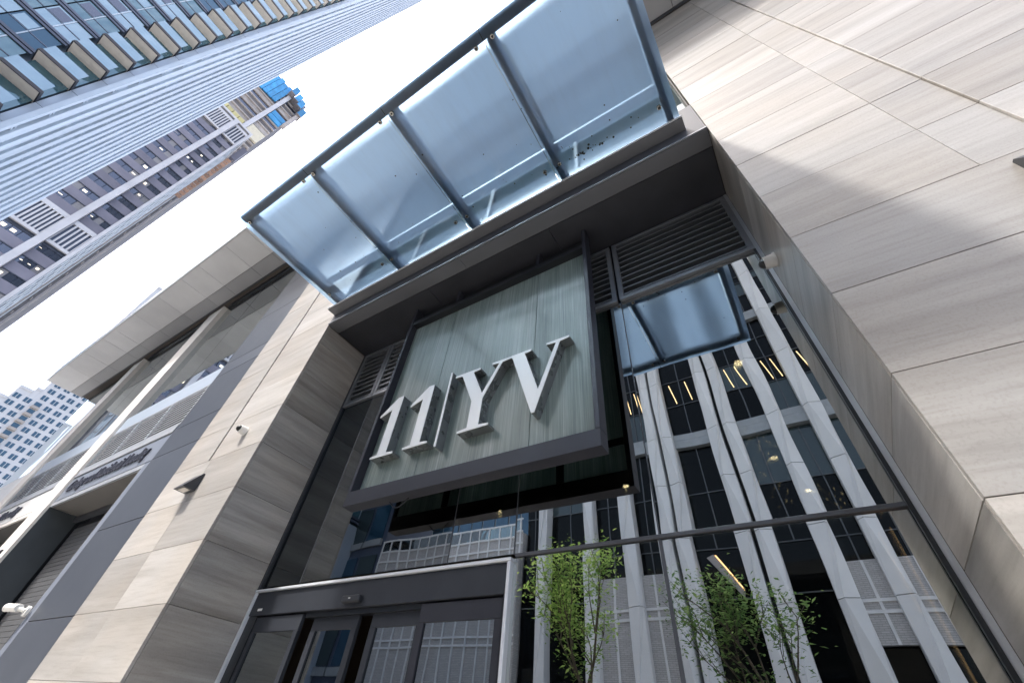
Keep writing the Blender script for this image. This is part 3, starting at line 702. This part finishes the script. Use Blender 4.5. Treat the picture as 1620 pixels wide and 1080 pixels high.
# ------------------------------------------------------------------ balcony tower (upper left)
FX, CY = -35.25, -10.85
t = thing('balcony_tower', 'pale blue high-rise with beige balconies and ribbed white side', 'tower', (-46, -20, 0))
box('core', -56.6, FX - 0.25, -20, CY - 0.25, 0, 212, 'tower_slot', t)
for i in range(5, 31):
    z = 34.4 + 3.0 * (i - 11)
    s = box('balcony', FX - 0.3, -34.23, -14.12, -11.83, z, z + 0.10, 'balcony_beige', t)
    box('slab_edge', -34.228, -34.15, -14.12, -11.75, z - 0.01, z + 0.28, 'balcony_dark', s)
    box('slab_edge', FX - 0.2, -34.235, -11.825, -11.75, z - 0.01, z + 0.28, 'balcony_dark', s)
    box('slab_edge', FX - 0.2, -34.235, -14.20, -14.125, z - 0.01, z + 0.28, 'balcony_dark', s)
    box('balustrade', -34.215, -34.19, -14.1, -11.85, z + 0.285, z + 1.35, 'tower_glass_clear', s)
    # window wall behind the balcony and the strip windows further along
    box('pane', FX - 0.02, FX + 0.02, -14.0, -11.85, z + 0.3, z + 2.98, 'tower_glass', t)
    for (a, b) in ((-16.9, -14.5), (-19.5, -17.0)):
        pa = box('window', FX - 0.02, FX + 0.02, a, b, z + 0.62, z + 2.98, rnd.choice(('tower_glass', 'tower_glass', 'tower_glass_clear', 'hotel_glass')), t)
        box('mullion', FX + 0.022, FX + 0.05, (a + b) / 2 - .04, (a + b) / 2 + .04, z + 0.63, z + 2.98, 'tower_white', pa)
        box('vent_pane', FX + 0.022, FX + 0.035, a + .1, (a + b) / 2 - .1, z + 1.75, z + 2.75, 'office_glass' if rnd.random() < .5 else 'tower_glass_clear', pa)
        box('rail', FX + 0.022, FX + 0.05, a, b, z + 1.62, z + 1.70, 'band_dark', pa)
    box('floor_band', FX, FX + 0.12, -20, -14.35, z + 0.02, z + 0.24, 'band_dark', t)
    box('floor_band', FX, FX + 0.16, -20, -14.35, z + 0.32, z + 0.56, 'band_dark', t)
    box('corner_panel', FX - 0.02, FX + 0.06, -11.72, CY, z + 0.02, z + 2.98, 'tower_panel', t)
for z0 in (0,): box('base_wall', FX - 0.2, FX, -20, CY, 0, 16.2, 'tower_panel', t)
NF = 27; PW = 21.6 / NF
for i in range(NF):
    x1 = -34.75 - i * PW
    if i == 0:
        box('fin', x1 - 0.42, x1, CY - 0.3, CY + 0.02, 12, 212, 'tower_white', t); continue
    dd = (0.02, 0.13, 0.05, 0.16)[i % 4]
    box('fin', x1 - PW * (0.70, 0.76, 0.66)[i % 3], x1, CY - 0.3, CY + dd, 12, 212 - (i % 3) * 1.5, 'tower_white', t)
tk = MB(); dk = MB()
for fl in range(6, 68):
    z = 34.4 + 3.0 * (fl - 11)
    for i in range(NF):
        x1 = -34.75 - i * PW
        xa, xb = x1 - PW, x1 - (PW * (0.70, 0.76, 0.66)[i % 3] if i else .42)
        tk.box(xa + .01, xb - .01, CY - 0.24, CY + 0.0, z + 0.05, z + 0.22); tk.box(xa + .01, xb - .01, CY - 0.24, CY + 0.0, z + 0.36, z + 0.5)
        if rnd.random() < .35: tk.box(xa + .01, xb - .01, CY - 0.24, CY - 0.03, z + 0.7, z + rnd.uniform(1.2, 2.9))
        elif rnd.random() < .6: dk.box(xa + .02, xb - .02, CY - 0.23, CY - 0.1, z + 0.7, z + rnd.uniform(1.4, 2.6))
tk.build('slot_sills', 'tower_white', t, kind='stuff'); dk.build('slot_glass', 'tower_glass_clear', t, kind='stuff')
for fl in range(6, 68):
    z = 34.4 + 3.0 * (fl - 11)
box('roof_screen', -56.4, FX - 0.5, -19.8, CY - 0.5, 212, 215, 'tower_panel', t)

# ------------------------------------------------------------------ dark office tower
OX = -104.0
t = thing('office_tower', 'dark violet-grey office tower with pale central pier and louvred bands', 'tower', (-128, -20, 0))
box('core', -155, OX - 0.4, -34, -10.5, 0, 134, 'band_dark', t)
box('pier', OX - 0.4, OX + 0.9, -15.5, -14.3, 0, 133.6, 'office_pale', t)
box('edge_pier', OX - 0.4, OX + 0.35, -10.5, -9.95, 0, 133.6, 'office_pale', t)
bands = ((65.0, 72.6), (124.6, 132.6))
z = 8.0
while z < 124:
    if 61.2 < z < 72: z = 72.8; continue
    for (a, b) in ((-34, -15.6), (-14.25, -10.55)):
        sp = box('spandrel', OX - 0.4, OX, a, b, z, z + 2.15, 'office_spandrel', t)
        nn = 5 if b == -15.6 else 3
        w = (b - a) / nn if nn == 3 else 18.4 / 12
        yy = a
        while yy < b - 0.2:
            q = min(yy + w, b)
            o = box('window', OX - 0.4, OX - 0.22, yy + .06, q - .06, z + 2.18, z + 3.92, 'office_blind' if rnd.random() < .2 else 'office_glass', t)
            if rnd.random() < 0.22 and z < 110: box('ceiling_light', OX - 0.215, OX - 0.19, yy + .3, q - .5, z + 2.6 + rnd.random() * .6, z + 2.95 + rnd.random() * .5, 'window_lit', o)
            yy = q
        box('mullion_band', OX - 0.3, OX - 0.06, a, b, z + 3.92, z + 4.0, 'band_dark', t)
    z += 4.03
for (za, zb) in bands:
    for (a, b) in ((-34, -15.6), (-14.25, -10.55)):
        box('louvre_band', OX - 0.4, OX - 0.1, a, b, za, zb, 'band_dark', t)
        box('band_frame', OX - 0.1, OX + 0.35, a, b, za, za + 0.7, 'office_pale', t); box('band_frame', OX - 0.1, OX + 0.35, a, b, zb - 1.1, zb, 'office_pale', t)
        n_ = int((b - a) / 0.62)
        for i in range(n_ + 1): 
            y = a + (b - a) * i / n_
            if y > -24: box('louvre_fin', OX - 0.1, OX + 0.3, max(y - .15, a), min(y + .15, b), za + .7, zb - 1.1, 'office_pale', t)
for i in range(32):
    z = 6 + i * 4.03
    if z > 130: break
    box('side_band', -155, OX - 0.41, -10.5, -10.28, z, z + 2.3, 'office_side', t)
for i in range(15):
    x = OX - 0.8 - i * 3.4
    box('side_pier', x - 0.45, x + 0.45, -10.5, -10.14, 0, 133.4, 'office_side', t)
box('roof_edge', -155, OX + 0.3, -34, -9.95, 133.7, 134.6, 'office_pale', t)

# tower under construction behind it
t = thing('construction_tower', 'unfinished concrete tower top wrapped in blue sheeting behind the office tower', 'tower', (-135, -16, 0))
KX = -126.0
box('core', -150, KX - 0.6, -30, -9.6, 0, 205, 'concrete_dark', t)
z = 120.0; i = 0
while z < 205:
    for (a, b) in ((-30, -16.6), (-14.9, -9.4)):
        box('floor_slab', KX - 1.2, KX + 0.3, a, b, z, z + 0.6, 'concrete_slab', t)
        if z > 162:
            box('infill', KX - 0.6, KX - 0.2, a, b, z + 0.65, z + 3.1, ('concrete_dark', 'concrete_slab', 'office_glass')[(i * 7) % 3], t)
        i += 1
    z += 3.2
for a, b in ((-30, -16.6),):
    for k_ in range(6):
        y0 = a + k_ * (b - a) / 6
        box('formwork', KX - 0.2, KX + 0.8, y0 + .1, y0 + (b - a) / 6 - .1, 159.5, 164.5, 'yellow_formwork', t)
box('formwork', KX - 0.2, KX + 0.8, -14.9, -9.4, 160, 167, 'cream_formwork', t)
box('pier', KX - 0.6, KX + 1.0, -16.5, -15.0, 120, 200, 'office_pale', t)
for k_ in range(5): box('sheeting', KX + 0.2, KX + 0.7, -27 + k_ * 2.0, -25.15 + k_ * 2.0, 188 + k_ * .3, 206 - (k_ % 2) * 1.5, 'blue_wrap', t)
box('sheeting', KX + 0.2, KX + 0.8, -14.8, -9.5, 178.5, 181.2, 'blue_wrap', t); box('sheeting', KX + 0.2, KX + 0.8, -14.8, -9.5, 181.6, 184.6, 'blue_wrap', t)
for (y0, z0) in ((-17.2, 201), (-14.6, 199), (-12.3, 197.2), (-9.6, 192.5)):
    box('platform', KX + 0.2, KX + 3.0, y0, y0 + 2.1, z0, z0 + 6.0, 'blue_wrap', t); box('platform_frame', KX + 0.1, KX + 3.2, y0 - .1, y0 + 2.2, z0 - .5, z0 - .05, 'concrete_dark', t)
box('platform', KX, KX + 2.4, -9.3, -7.9, 180, 193, 'concrete_slab', t)

# hoist climbing the side of the office tower
t = thing('construction_hoist', 'thin hoist with orange panels beside the office tower', 'hoist', (-110, -8.4, 0))
for dx in (-.6, .6):
    for dy in (-.6, .6): box('mast_post', -108 + dx - .09, -108 + dx + .09, -8.4 + dy - .09, -8.4 + dy + .09, 0, 133, 'concrete_slab', t)
for i in range(16):
    z = 98 + i * 1.55; box('panel', -107.35, -107.25, -9.0, -7.8, z, z + 1.25, 'orange_panel', t)
box('cabin', -108.5, -107.0, -9.0, -7.4, 123.5, 131, 'office_spandrel', t)
for i in range(22): box('brace', -108.6, -107.4, -8.46, -8.34, 12 + i * 4, 12.2 + i * 4, 'concrete_slab', t)

# ------------------------------------------------------------------ far hotel block
HX = -220.0
t = thing('hotel_block', 'far pale block with a grid of blue windows and recessed balconies', 'building', (-230, 5, 0))
steps = [(-16, 1.9, 77.5), (1.9, 5.8, 82.8), (5.8, 7.4, 84.5), (7.4, 9.4, 148), (9.4, 40, 156)]
for a, b, h in steps: box('wall', HX - 22, HX, a + .01, b - .01, 0, h, 'hotel_wall', t)
pit = 3.17
for c in range(-5, 9):
    yc = 3.45 + pit * c
    top = [h for a, b, h in steps if a <= yc < b][0]
    for r in range(0, 24 if yc > 7 else 11):
        z = 80.0 - 3.0 * (10 - r) - 0.95 + 0.0
        if z > top - 2.6: continue
        if c == 2 and z < 82:
            bo = box('balcony', HX + .01, HX + 1.1, yc - 1.2, yc + 1.2, z - .95, z - .05, 'hotel_tan', t)
            box('window', HX + .01, HX + .08, yc - .95, yc + .95, z, z + 1.75, 'hotel_glass', t); continue
        o = box('window', HX + .01, HX + .10, yc - .95, yc + .95, z, z + 1.75, 'hotel_glass', t)
        box('mullion', HX + .11, HX + .16, yc - .08, yc + .08, z, z + 1.75, 'hotel_wall', o)
for a, b, h in steps: box('roof_edge', HX - 22.2, HX + .3, a, b, h + .01, h + .9, 'hotel_wall', t)

# ------------------------------------------------------------------ building across the street (seen in the glass)
BY = -18.0
t = thing('opposite_building', 'building across the street with faceted white columns mirrored in the glass', 'building', (-7, BY - 8, 0))
box('core', -16.4, 12, BY - 14, BY - 1.2, 0, 37, 'lobby_dark', t)
cols = [(-14.95, -14.3), (-11.5, -10.75), (-9.0, -8.15), (-6.75, -6.0), (-5.78, -5.0), (-2.6, -1.77), (-1.55, -0.75), (0.85, 1.7), (3.0, 3.88), (5.3, 6.15), (7.6, 8.4), (9.9, 10.7)]
KZ = [0, 4.6, 8.0, 11.4, 14.7, 18.1, 22.8, 27.0, 31.5, 37]
for ci, (a, b) in enumerate(cols):
    for k_ in range(len(KZ) - 1):
        z0, z1 = KZ[k_] + .02, KZ[k_ + 1] - .02; w = b - a
        up = (k_ + ci) % 2
        r0, r1 = (0.30, 0.85) if up else (0.85, 0.30)
        d0 = 0.20; mb = MB()
        yb = BY - 1.15
        mb.v = [(a, BY - .05, z0), (a + w * r0, BY + d0, z0), (b, BY - .05, z0), (b, yb, z0), (a, yb, z0),
                (a, BY - .05, z1), (a + w * r1, BY + d0, z1), (b, BY - .05, z1), (b, yb, z1), (a, yb, z1)]
        mb.f = [(4, 3, 2, 1, 0), (5, 6, 7, 8, 9), (0, 1, 6), (0, 6, 5), (1, 2, 7), (1, 7, 6), (2, 3, 8, 7), (3, 4, 9, 8), (4, 0, 5, 9)]
        mb.build('column_segment', 'facade_white', t)
edges = [-16.4] + [e for c in cols for e in c] + [12]
for i in range(0, len(edges), 2):
    a, b = edges[i], edges[i + 1]
    w = b - a
    if w < 0.4:
        box('slot', a + .003, b - .003, BY - 1.15, BY - .9, 0, 37, 'lobby_dark', t); continue
    a += .004; b -= .004
    brick = a > -13.9 and (i // 2) in (2, 3, 5, 8, 9) or (i // 2) in (0, 1)
    zb = 9.7 if (i // 2) in (2, 3, 8, 9, 10) else 0.0
    if zb:
        hi = (i // 2) >= 8; zl = 6.3 if hi else 0.0
        box('brick_panel', a, b, BY - .75, BY - .5, zl, zb, 'grey_brick', t)
        if hi: box('window', a, b, BY - .90, BY - .86, 0.1, zl - .02, 'opposite_glass', t)  # dark pane stands in for the shaded brick down here
        for z in ((7.45, 7.9) if hi else (2.9, 3.3, 7.45, 7.9)): box('trim', a, b, BY - .495, BY - .44, z, z + .13, 'white_trim', t)
        box('trim', (a + b) / 2 - .06, (a + b) / 2 + .06, BY - .498, BY - .45, zl, zb - .02, 'white_trim', t)
    lv = [zb + .03, 4.7, 8.6, 11.0, 14.2, 17.4, 18.5, 21.0, 23.3, 25.2, 27.0, 27.9, 30, 31.6, 32.4, 34.6, 37]
    lv = [v for v in lv if v >= zb + .03 - 1e-6]
    for u, v in zip(lv[:-1], lv[1:]):
        if v - u < 0.6: continue
        if (u, v) in ((17.4, 18.5), (27.0, 27.9)):
            box('spandrel', a, b, BY - .95, BY - .5, u + .02, v - .5, 'facade_band', t); box('spandrel', a, b, BY - .95, BY - .55, v - .46, v - .02, 'facade_band', t); continue
        gm = 'opposite_pale' if rnd.random() < (.22 if u > 11 else .06) else 'opposite_glass'
        o = box('window', a, b, BY - .90, BY - .86, u + .03, v - .03, gm, t)
        box('transom', a, b, BY - .855, BY - .78, u - .03 + .002, u + .028, 'facade_mullion', t)
        if w > 1.2 and u > 9.5: box('mullion', (a + b) / 2 - .035, (a + b) / 2 + .035, BY - .855, BY - .80, u + .03, v - .03, 'facade_mullion', o)
        if u in (21.0, ) and w > 1.2:
            for f in (.2, .68): 
                k = MB(); xx = a + w * f; k.tube((xx, BY - .84, v - .25), (xx + .25, BY - .84, u + .25), .03, seg=8); k.build('tube_light', 'tube_light', o)
box('roof_edge', -16.5, 12.1, BY - 14, BY + .1, 37.02, 37.9, 'facade_band', t)
# warm lit stair inside
t2 = thing('wood_stair', 'warm lit timber stair soffit in the building across the street', 'stair', (-3.9, BY - .7, 8))
k = MB(); k.prism([(-4.5, BY - .84, 10.6), (-4.1, BY - .84, 10.75), (-3.0, BY - .84, 8.9), (-3.1, BY - .84, 8.6)], (0, .03, 0)); k.build('soffit', 'hotel_tan', t2)
k = MB(); k.prism([(-4.05, BY - .84, 10.7), (-3.95, BY - .84, 10.7), (-3.0, BY - .84, 9.05), (-3.02, BY - .84, 8.95)], (0, .05, 0)); k.build('light_line', 'led_strip', t2)
# low brick wing with gridded trims to the left
t = thing('brick_wing', 'low grey brick wing with white gridded trims mirrored above the doors', 'building', (-23, BY - 4, 0))
box('wall', -30.5, -16.5, BY - 8, BY - .3, 0, 13.2, 'grey_brick', t)
for i in range(15):
    x = -30.4 + i * 0.98; box('trim', x - .05, x + .05, BY - .29, BY - .2, 0.2, 14.1, 'white_trim', t)
for z in (2.9, 3.35, 6.6, 7.05, 9.6, 12.4, 13.2, 14.1): box('trim', -30.5, -16.5, BY - .295, BY - .22, z, z + .12, 'white_trim', t)
for i in range(14):
    x = -30.4 + i * 0.98; box('parapet_pane', x + .06, x + .92, BY - .28, BY - .25, 13.35, 14.08, 'parapet_glass', t)
box('penthouse', -28, -17, BY - 8, BY - 3.0, 13.2, 17.0, 'facade_band', t)
for i in range(8): box('window', -27.8 + i * 1.35, -26.6 + i * 1.35, BY - 2.98, BY - 2.9, 13.6, 16.4, 'hotel_glass', t)
t = thing('glass_block', 'dark glazed block with pale window surround mirrored left of the brick wing', 'building', (-36, BY - 5, 0))
box('wall', -44, -30.7, BY - 10, BY - .5, 0, 24, 'band_dark', t)
for i in range(5):
    for j in range(5):
        o = box('window', -43.7 + i * 2.6, -41.5 + i * 2.6, BY - .48, BY - .42, 1.2 + j * 4.5, 4.3 + j * 4.5, ('opposite_pale', 'hotel_glass')[(i + j) % 2], t)
        box('sill', -43.8 + i * 2.6, -41.4 + i * 2.6, BY - .47, BY - .25, .55 + j * 4.5, 1.1 + j * 4.5, 'facade_band', o)

# ------------------------------------------------------------------ street trees (seen in the glass)
def tree(x, y, h, rx, rz, cz, leafm, seed, nclump, label):
    r_ = random.Random(seed)
    t = thing('street_tree', label, 'tree', (x, y, 0), 'street trees')
    tr = MB(); tips = []
    def limb(p, d, ln, rad, lev):
        p = Vector(p); d = d.normalized(); q = p
        for s in range(3):
            nq = q + d * (ln / 3); tr.tube(q, nq, rad * (1 - s * .2), rad * (1 - (s + 1) * .2), 7, False); q = nq
            d = (d + Vector((r_.uniform(-.18, .18), r_.uniform(-.18, .18), r_.uniform(-.02, .14)))).normalized()
            if lev >= 1: tips.append(q.copy())
        if lev < 3:
            for i in range(3 if lev else 5):
                a = r_.uniform(0, 6.28); sp = r_.uniform(.45, .95)
                nd = (d + Vector((math.cos(a) * sp, math.sin(a) * sp, r_.uniform(0, .3)))).normalized()
                limb(q if i % 2 else p.lerp(q, r_.uniform(.6, 1)), nd, ln * r_.uniform(.55, .75), rad * .5, lev + 1)
    limb((x, y, 0), Vector((0.02, 0, 1)), h * .42, .10, 0)
    tr.build('trunk', 'bark', t, loc=(x, y, 0), recalc=False)
    lf = MB()
    for tp_ in tips:
        dx, dy, dz = tp_.x - x, tp_.y - y, tp_.z - cz
        if (dx / rx) ** 2 + (dy / rx) ** 2 + (dz / rz) ** 2 > 1.15: continue
        if r_.random() < .12: continue
        for c_ in range(nclump):
            c = tp_ + Vector((r_.gauss(0, .26), r_.gauss(0, .26), r_.gauss(0, .13)))
            ln = r_.choice((r_.uniform(.08, .14), r_.uniform(.14, .24))); wd = ln * .45
            a = r_.uniform(0, 6.28); u = Vector((math.cos(a), math.sin(a), r_.uniform(-.8, .3))).normalized()
            w = u.cross(Vector((r_.uniform(-.4, .4), r_.uniform(-.4, .4), 1))).normalized()
            b = len(lf.v)
            lf.v += [tuple(c - u * ln * .5), tuple(c + w * wd * .5 + Vector((0, 0, .01))), tuple(c + u * ln * .5), tuple(c - w * wd * .5 + Vector((0, 0, .01)))]
            lf.f += [(b, b + 1, b + 2, b + 3)]
    lf.build('crown', leafm, t, loc=(x, y, cz), recalc=False)
tree(-6.5, -7.0, 7.6, 2.1, 3.4, 4.9, 'leaf_green', 3, 22, 'light green young street tree mirrored in the glass beside the doors')
tree(-1.5, -7.0, 6.8, 2.7, 3.2, 4.0, 'leaf_dark', 8, 16, 'dark green street tree mirrored low in the right glass panes')
